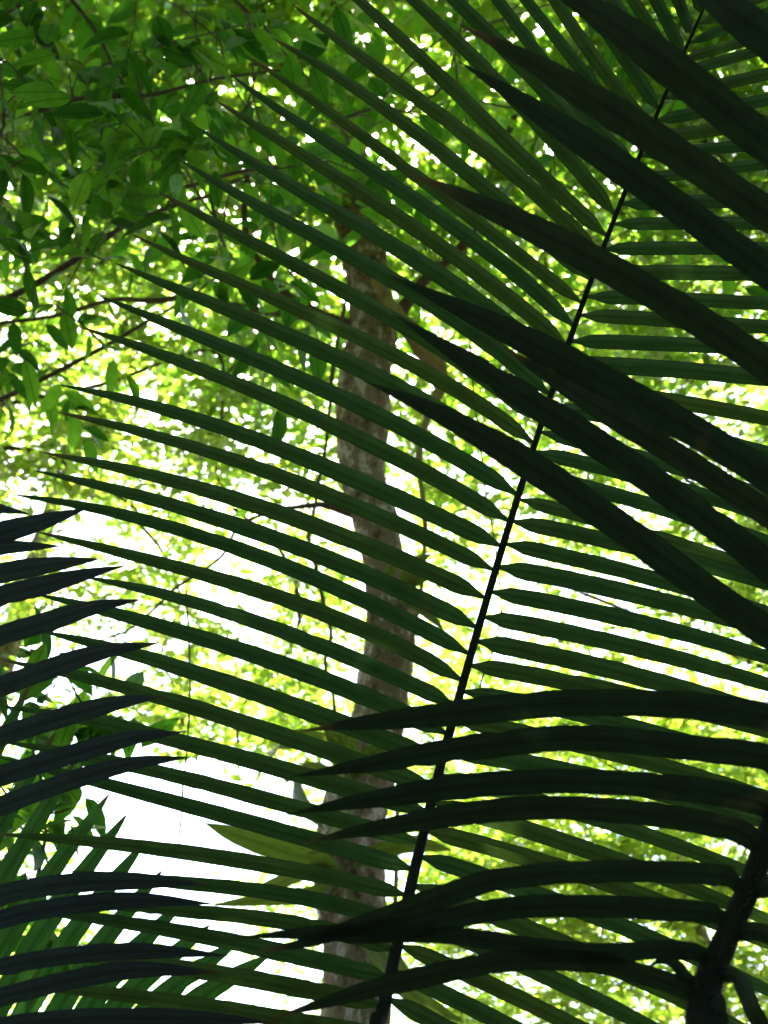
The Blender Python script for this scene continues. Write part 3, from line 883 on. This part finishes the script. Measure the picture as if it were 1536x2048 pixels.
LEAFM = [leaf_mesh('broad_leaf', 1.0, w, b_, f_) for w, b_, f_ in ((.40, .15, .25), (.36, .28, .35), (.44, .05, .2), (.33, .2, .45), (.42, .35, .3))]
troot = Vector((-2.3, 3.6, 0))
t1 = thing('broad_leaved_tree', 'broad leaved tree hanging its twigs into the upper left corner', 'tree', troot)
V, F = tube([troot - Vector((0, 0, .05)), troot + Vector((.02, .0, 1.2)), troot + Vector((-.05, .1, 2.6)), troot + Vector((.1, .05, 4.2)), troot + Vector((.3, .1, 5.6))], [.10, .075, .065, .05, .03], 10, n=60, lump=.05)
mesh_obj('trunk', V, F, M_BARK, t1)
NLIMB = [
    [(-420, 1020, 16), (-150, 870, 13), (0, 800, 11), (110, 746, 10), (215, 690, 8), (300, 640, 5)],
    [(-420, 900, 18), (-100, 660, 15), (60, 575, 13), (150, 520, 12), (217, 473, 11), (257, 443, 10), (310, 397, 9), (350, 380, 8), (397, 367, 8), (483, 343, 7), (600, 330, 5)],
    [(217, 473, 8), (277, 440, 8), (343, 413, 7), (420, 390, 5)],
    [(-420, 500, 18), (-100, 330, 14), (60, 230, 11), (170, 195, 9), (300, 190, 8), (420, 160, 6), (560, 140, 4)],
    [(-420, 250, 16), (-60, 60, 12), (120, -30, 10), (300, -80, 8), (560, -100, 6)],
    [(120, -30, 7), (190, 60, 6), (225, 130, 5), (260, 190, 4)],
    [(300, -80, 8), (420, -20, 7), (470, 0, 6), (500, 50, 5), (506, 140, 4), (509, 205, 4), (521, 245, 3), (538, 318, 3), (542, 400, 2)],
    [(470, 0, 6), (530, 55, 5), (553, 90, 5), (620, 160, 4), (680, 240, 3)],
]
node_pts = []
for q, lb in enumerate(NLIMB):
    D0 = 4.4
    pp = [at(x, y, D0 + .15 * math.sin(i + q)) for i, (x, y, w) in enumerate(lb)]
    rr = [w * D0 / FPX / 2 for x, y, w in lb]
    if lb[0][0] == -420:
        hz = max(1.8, min(5.4, pp[0].z - .2))
        pp = [troot + Vector((0, .05, hz))] + pp; rr = [rr[0] * 1.15] + rr
    V, F = tube(pp, rr, 7, n=50, lump=.06)
    mesh_obj('limb', V, F, M_TWIG, t1)
    node_pts += [tuple(v) for v in catmull([tuple(v) for v in pp], 12)]
# leafy twigs: (x range, y range, number of twigs)
ZONES = [((-60, 420), (-60, 330), 40), ((-60, 260), (300, 640), 20), ((380, 760), (-60, 260), 15), ((420, 760), (250, 560), 9), ((-60, 160), (600, 760), 5), ((700, 1150), (-80, 330), 9), ((1000, 1500), (-60, 420), 5)]
twig_t = []
for (xa, xb), (ya, yb), n in ZONES:
    for _ in range(n):
        twig_t.append((random.uniform(xa, xb), random.uniform(ya, yb), random.uniform(3.7, 5.2)))
tw3 = [tuple(at(*t)) for t in twig_t]
mg, ends = grow(node_pts, tw3, .012, .0022, .08)
LEAVES = []
for e in ends:
    e = np.array(e)
    d = rng.normal(size=3); d[2] = -abs(d[2]) * .5 - .15; d /= np.linalg.norm(d)
    ln = random.uniform(.28, .46)
    tip = e + d * ln + np.array([0, 0, -.08])
    mid = e + d * ln * .5 + rng.normal(size=3) * .02
    mg.add(tube([e, mid, tip], [.0028, .002, .001], 4, n=8))
    sd = np.cross(d, (0, 0, 1.)); sd /= np.linalg.norm(sd) + 1e-6
    k = random.randint(6, 9)
    for j in range(k):
        t = .1 + .9 * j / (k - 1)
        pt = (1 - t) ** 2 * e + 2 * t * (1 - t) * mid + t * t * tip
        ax = d * .7 + sd * (1 if j % 2 else -1) * (0.9 if j < k - 1 else .1) + rng.normal(size=3) * .25 + np.array([0, 0, -.25])
        LEAVES.append((pt, ax, random.uniform(.105, .175)))
# the dark hanging sprig near the trunk
for (sx, sy, ex, ey, k, s) in [(470, 520, 560, 840, 9, .19), (560, 520, 640, 700, 6, .17), (420, 560, 560, 560, 6, .17)]:
    a_, b_ = np.array(tuple(at(sx, sy, 4.3))), np.array(tuple(at(ex, ey, 4.2)))
    mg.add(tube([a_, (a_ + b_) / 2 + np.array([.03, 0, .04]), b_], [.004, .003, .0015], 4, n=8))
    d = (b_ - a_) / np.linalg.norm(b_ - a_)
    sd = np.cross(d, tuple(FWD)); sd /= np.linalg.norm(sd)
    near = min(node_pts, key=lambda q: np.linalg.norm(np.array(q) - a_))
    mg.add(tube([near, (np.array(near) + a_) / 2 + rng.normal(size=3) * .03, a_], [.006, .005, .004], 4, n=8))
    for j in range(k):
        t = (j + .4) / k
        ax = d * .9 + sd * (1 if j % 2 else -1) * (.8 if j < k - 1 else 0) + rng.normal(size=3) * .12 + np.array([0, 0, -.35])
        LEAVES.append((a_ * (1 - t) + b_ * t, ax, s * random.uniform(.85, 1.1)))
to = mesh_obj('twigs', mg.V, mg.F, M_TWIG, t1); to['kind'] = 'stuff'


def leaf_matrix(pt, ax, size):
    a_ = Vector(ax).normalized()
    up_ = Vector((random.gauss(0, .45), random.gauss(0, .45), 1))
    c_ = (up_ - up_.dot(a_) * a_).normalized()
    b_ = c_.cross(a_)
    m_ = Matrix(((a_.x, b_.x, c_.x), (a_.y, b_.y, c_.y), (a_.z, b_.z, c_.z))).to_4x4()
    return Matrix.Translation(Vector(pt)) @ m_ @ Matrix.Scale(size, 4)


def seen(pt):
    v = Vector(pt) - CAM
    z = v.dot(FWD)
    x, y = 768 + v.x / z * FPX, 1024 - v.dot(UPV) / z * FPX
    return -40 < x < 1576 and -40 < y < 2088


LEAVES.sort(key=lambda l: (not seen(l[0]), (Vector(l[0]) - CAM).length / l[2]))
rest = Merge()
for i, (pt, ax, s) in enumerate(LEAVES):
    mtx = leaf_matrix(pt, ax, s)
    me = LEAFM[i % 5]
    if i < 300:
        o = bpy.data.objects.new('leaf', me)
        COL.objects.link(o)
        o.parent = t1
        o.matrix_parent_inverse = Matrix.Translation(-troot)
        o.matrix_basis = mtx
    else:
        rest.add(([mtx @ v.co for v in me.vertices], [tuple(f.vertices) for f in me.polygons]))
if rest.V:
    ro = mesh_obj('foliage', rest.V, rest.F, M_NEARSTUFF, t1); ro['kind'] = 'stuff'

# ------------------------------------------------------------------ low shrub behind the left fronds
sroot = Vector((-1.55, 3.3, 0))
sh = thing('broad_leaved_shrub', 'dark leafy shrub half hidden behind the fronds at the left edge', 'shrub', sroot)
V, F = tube([sroot - Vector((0, 0, .04)), sroot + Vector((.04, 0, .8)), sroot + Vector((.02, .03, 1.5)), sroot + Vector((-.05, .02, 2.3))], [.03, .025, .018, .008], 7, n=40, lump=.06)
mesh_obj('stem', V, F, M_TWIG, sh)
snodes = [tuple(sroot + Vector((.03, .02, z))) for z in np.linspace(.8, 2.2, 8)]
st = [(random.uniform(-180, 190), random.uniform(1330, 1560), random.uniform(3.1, 3.7)) for _ in range(9)] + [(random.uniform(-180, 170), random.uniform(1560, 1980), random.uniform(3.1, 3.7)) for _ in range(20)] + [(230, 1415, 3.4), (262, 1480, 3.4), (140, 1590, 3.4), (40, 1290, 3.4)]
mg, ends = grow(snodes, [tuple(at(*q)) for q in st], .012, .0022, .08)
o = mesh_obj('twigs', mg.V, mg.F, M_TWIG, sh); o['kind'] = 'stuff'
for e in ends:
    for j in range(6):
        ax = rng.normal(size=3) + np.array([0, -.1, -.25])
        o = bpy.data.objects.new('leaf', LEAFM[j % 5])
        COL.objects.link(o); o.parent = sh; o.matrix_parent_inverse = Matrix.Translation(-sroot)
        o.matrix_basis = leaf_matrix(np.array(e) + rng.normal(size=3) * .03, ax, random.uniform(.11, .18))

# ------------------------------------------------------------------ background trees
def back_tree(name, label, root, trunk_pts, trunk_r, zones, leaf, n_twigs, n_leaves, tlen, mat, group='trees behind the palm fronds', limbs=()):
    """zones: (x range, y range, distance range, count) in photo pixels -> leaf clumps at real places"""
    t = thing(name, label, 'tree', (root[0], root[1], 0), group)
    V, F = tube([(root[0], root[1], -.05)] + trunk_pts, trunk_r, 10, n=60, lump=.05)
    mesh_obj('trunk', V, F, M_BARK, t)
    nodes = [tuple(v) for v in catmull([(root[0], root[1], 0)] + trunk_pts, 14)][3:]
    for lb in limbs:
        pp = [at(x, y, d) for x, y, w, d in lb]
        rr = [w * d / FPX / 2 for x, y, w, d in lb]
        near = min(nodes, key=lambda q: (Vector(q) - pp[0]).length)
        V, F = tube([near] + pp, [rr[0] * 1.3] + rr, 6, n=50, lump=.1)
        mesh_obj('limb', V, F, M_TWIG, t)
        nodes += [tuple(v) for v in catmull([tuple(v) for v in pp], 10)]
    C = []
    for (xa, xb), (ya, yb), (da, db_), n in zones:
        for _ in range(n):
            C.append(tuple(at(random.uniform(xa, xb), random.uniform(ya, yb), random.uniform(da, db_))))
    mg, ends = grow(nodes, C, .06, .0045, .10)
    b_ = mesh_obj('branches', mg.V, mg.F, M_TWIG, t); b_['kind'] = 'stuff'
    P, D, tm = sprays(ends, n_twigs, n_leaves, tlen)
    o = mesh_obj('twigs', tm.V, tm.F, M_TWIG, t); o['kind'] = 'stuff'
    leaf_mass('crown', P, leaf, mat, t, flat=.5, aspect=.48, direction=D)
    return t


back_tree('canopy_tree', 'pale yellow green tree filling the bright gap left of the trunk', (-5.2, 8.2),
          [(-5.1, 8.2, 2.5), (-4.8, 8.1, 5.0), (-4.2, 8.0, 7.2)], [.16, .14, .12, .06],
          [((-300, 240), (660, 1000), (8, 10), 28), ((100, 660), (420, 760), (8, 10.5), 22), ((150, 690), (760, 1180), (8, 10.5), 40), ((250, 720), (1150, 1420), (8, 10), 20), ((-250, 120), (1080, 1480), (8, 10), 9), ((170, 430), (1370, 1490), (8, 10), 6), ((420, 660), (1400, 1560), (8, 9.5), 6), ((-250, 120), (1480, 1900), (8, 10), 14), ((-200, 250), (1900, 2150), (8, 10), 10), ((40, 240), (1150, 1230), (8, 10), 5)],
          .10, 8, 9, .45, M_FAR,
          limbs=[[(-100, 940, 14, 9), (60, 900, 11, 9), (253, 1003, 9, 9), (283, 1053, 8, 9), (327, 1107, 7, 9), (360, 1200, 6, 9), (320, 1310, 6, 9), (347, 1367, 6, 9), (367, 1450, 5, 9), (370, 1510, 3, 9)],
                 [(-60, 830, 12, 9), (200, 770, 9, 9), (420, 700, 8, 9), (445, 800, 7, 9), (430, 930, 6, 9), (470, 1020, 5, 9)],
                 [(470, 1020, 9, 9), (560, 1100, 9, 9), (600, 1220, 8, 9), (560, 1330, 7, 9), (482, 1420, 7, 9), (478, 1555, 5, 9)]])
back_tree('canopy_tree', 'bright leafy tree with sky gaps right of the trunk at mid height', (5.6, 9.2),
          [(5.5, 9.2, 3), (5.2, 9.1, 5.5), (4.6, 9.0, 8)], [.18, .16, .13, .07],
          [((830, 1250), (480, 1000), (8.5, 11), 40), ((1150, 1650), (480, 1000), (8.5, 11), 40), ((850, 1250), (980, 1420), (8.5, 11), 30), ((1200, 1700), (980, 1420), (8.5, 11), 30)],
          .10, 8, 9, .45, M_FAR,
          limbs=[[(1700, 1100, 16, 10), (1450, 1010, 12, 10), (1300, 900, 10, 10), (1180, 820, 9, 10), (1060, 700, 7, 10), (950, 640, 5, 10)],
                 [(1640, 1350, 14, 10), (1420, 1290, 10, 10), (1200, 1200, 9, 10), (1060, 1150, 7, 10), (900, 1120, 6, 10), (860, 1050, 4, 10)]])
back_tree('canopy_tree', 'dense sunlit yellow green tree filling the lower right corner', (3.2, 10.8),
          [(3.2, 10.8, 1.6), (3.0, 10.7, 3.6), (2.7, 10.6, 5.6)], [.17, .15, .12, .06],
          [((830, 1250), (1400, 1750), (9, 12), 64), ((1200, 1700), (1400, 1750), (9, 12), 72), ((850, 1250), (1720, 2120), (9, 12.5), 58), ((1200, 1700), (1720, 2120), (9, 12.5), 62)],
          .105, 8, 9, .45, M_FAR2)
back_tree('canopy_tree', 'green tree high behind the frond tip at the top right', (4.2, 7.6),
          [(4.2, 7.6, 3), (4.0, 7.5, 5.5), (3.6, 7.3, 8.0)], [.15, .13, .11, .06],
          [((820, 1250), (-200, 520), (7.5, 10), 44), ((1200, 1750), (-200, 520), (7.5, 10), 44), ((560, 900), (-150, 560), (7.5, 10), 30)],
          .115, 6, 8, .45, M_CROWN)
back_tree('canopy_tree', 'green tree deep behind the broad leaves of the upper left', (-3.4, 8.6),
          [(-3.4, 8.6, 3), (-3.3, 8.5, 5.5), (-3.0, 8.3, 8.2)], [.15, .13, .11, .06],
          [((-300, 300), (-200, 640), (7.5, 10), 46), ((250, 640), (-200, 420), (7.5, 10), 26)],
          .115, 6, 8, .45, M_CROWN)

# ------------------------------------------------------------------ the wood farther back
FARZ = [((880, 1700), (430, 1000), 100), ((820, 1700), (1000, 1450), 100), ((800, 1750), (1430, 2250), 300), ((-300, 260), (640, 1000), 26), ((60, 700), (420, 1000), 42), ((250, 720), (1000, 1430), 46),
        ((-300, 60), (1060, 1500), 45), ((-300, 110), (1500, 2250), 110), ((-250, 330), (2010, 2250), 50), ((590, 720), (1400, 2200), 50), ((430, 640), (1740, 1900), 9), ((150, 330), (1380, 1500), 6), ((420, 600), (1400, 1500), 12), ((-300, 1700), (-300, 430), 130)]
cc = []
for (xa, xb), (ya, yb), n in FARZ:
    for _ in range(n):
        cc.append(tuple(at(random.uniform(xa, xb), random.uniform(ya, yb), random.uniform(13, 20))))
dw = leaf_mass('distant_wood', clump_leaves(cc, 55, .42, .7), .15, M_FAR2, None, flat=.6, aspect=.5)
dw['label'] = 'bright yellow green mass of leaves of the farther wood'; dw['category'] = 'foliage'

# ------------------------------------------------------------------ thin hanging vines
def vine(label, pl, w, d):
    pp = [at(x, y, d) for x, y in pl]
    V, F = tube(pp, [w * d / FPX / 2] * len(pp), 5, n=60, lump=.2)
    o = mesh_obj('hanging_vine', V, F, M_TWIG, None)
    o['label'] = label; o['category'] = 'vine'; o['group'] = 'thin hanging vines'
    return o


vine('thin knotted vine hanging beside the stalk of the large frond', [(930, 500), (945, 760), (965, 930), (973, 1000), (987, 1067), (997, 1143), (1002, 1217), (993, 1273), (980, 1317), (963, 1360), (955, 1420)], 3.5, 3.2)
vine('thread thin vine hanging in the open sky left of the trunk', [(372, 1180), (380, 1350), (374, 1500), (366, 1570), (363, 1630), (359, 1680), (368, 1720)], 4, 3.6)
vine('slender wavy vine just left of the trunk', [(700, 560), (668, 720), (655, 870), (640, 950), (630, 1013), (617, 1077), (632, 1137), (647, 1207), (662, 1267), (650, 1330), (668, 1400), (660, 1500)], 8, 5.6)

# ------------------------------------------------------------------ unseen leaf ring beside and behind the viewer, added to block sky light
n_ = 42000
a_ = rng.uniform(math.radians(42), math.radians(318), n_)          # measured from +Y, open ahead
r_ = rng.uniform(6.8, 10.0, n_)
ws = np.stack([r_ * np.sin(a_), r_ * np.cos(a_), rng.uniform(0, 14, n_)], 1)
wo_ = leaf_mass('added_shade_ring', ws, .38, M_SHADERING, None, flat=.9, aspect=.45)
wo_['label'] = 'unseen dark green leaf ring beside and behind the viewer, added to shade the fronds'; wo_['category'] = 'forest'
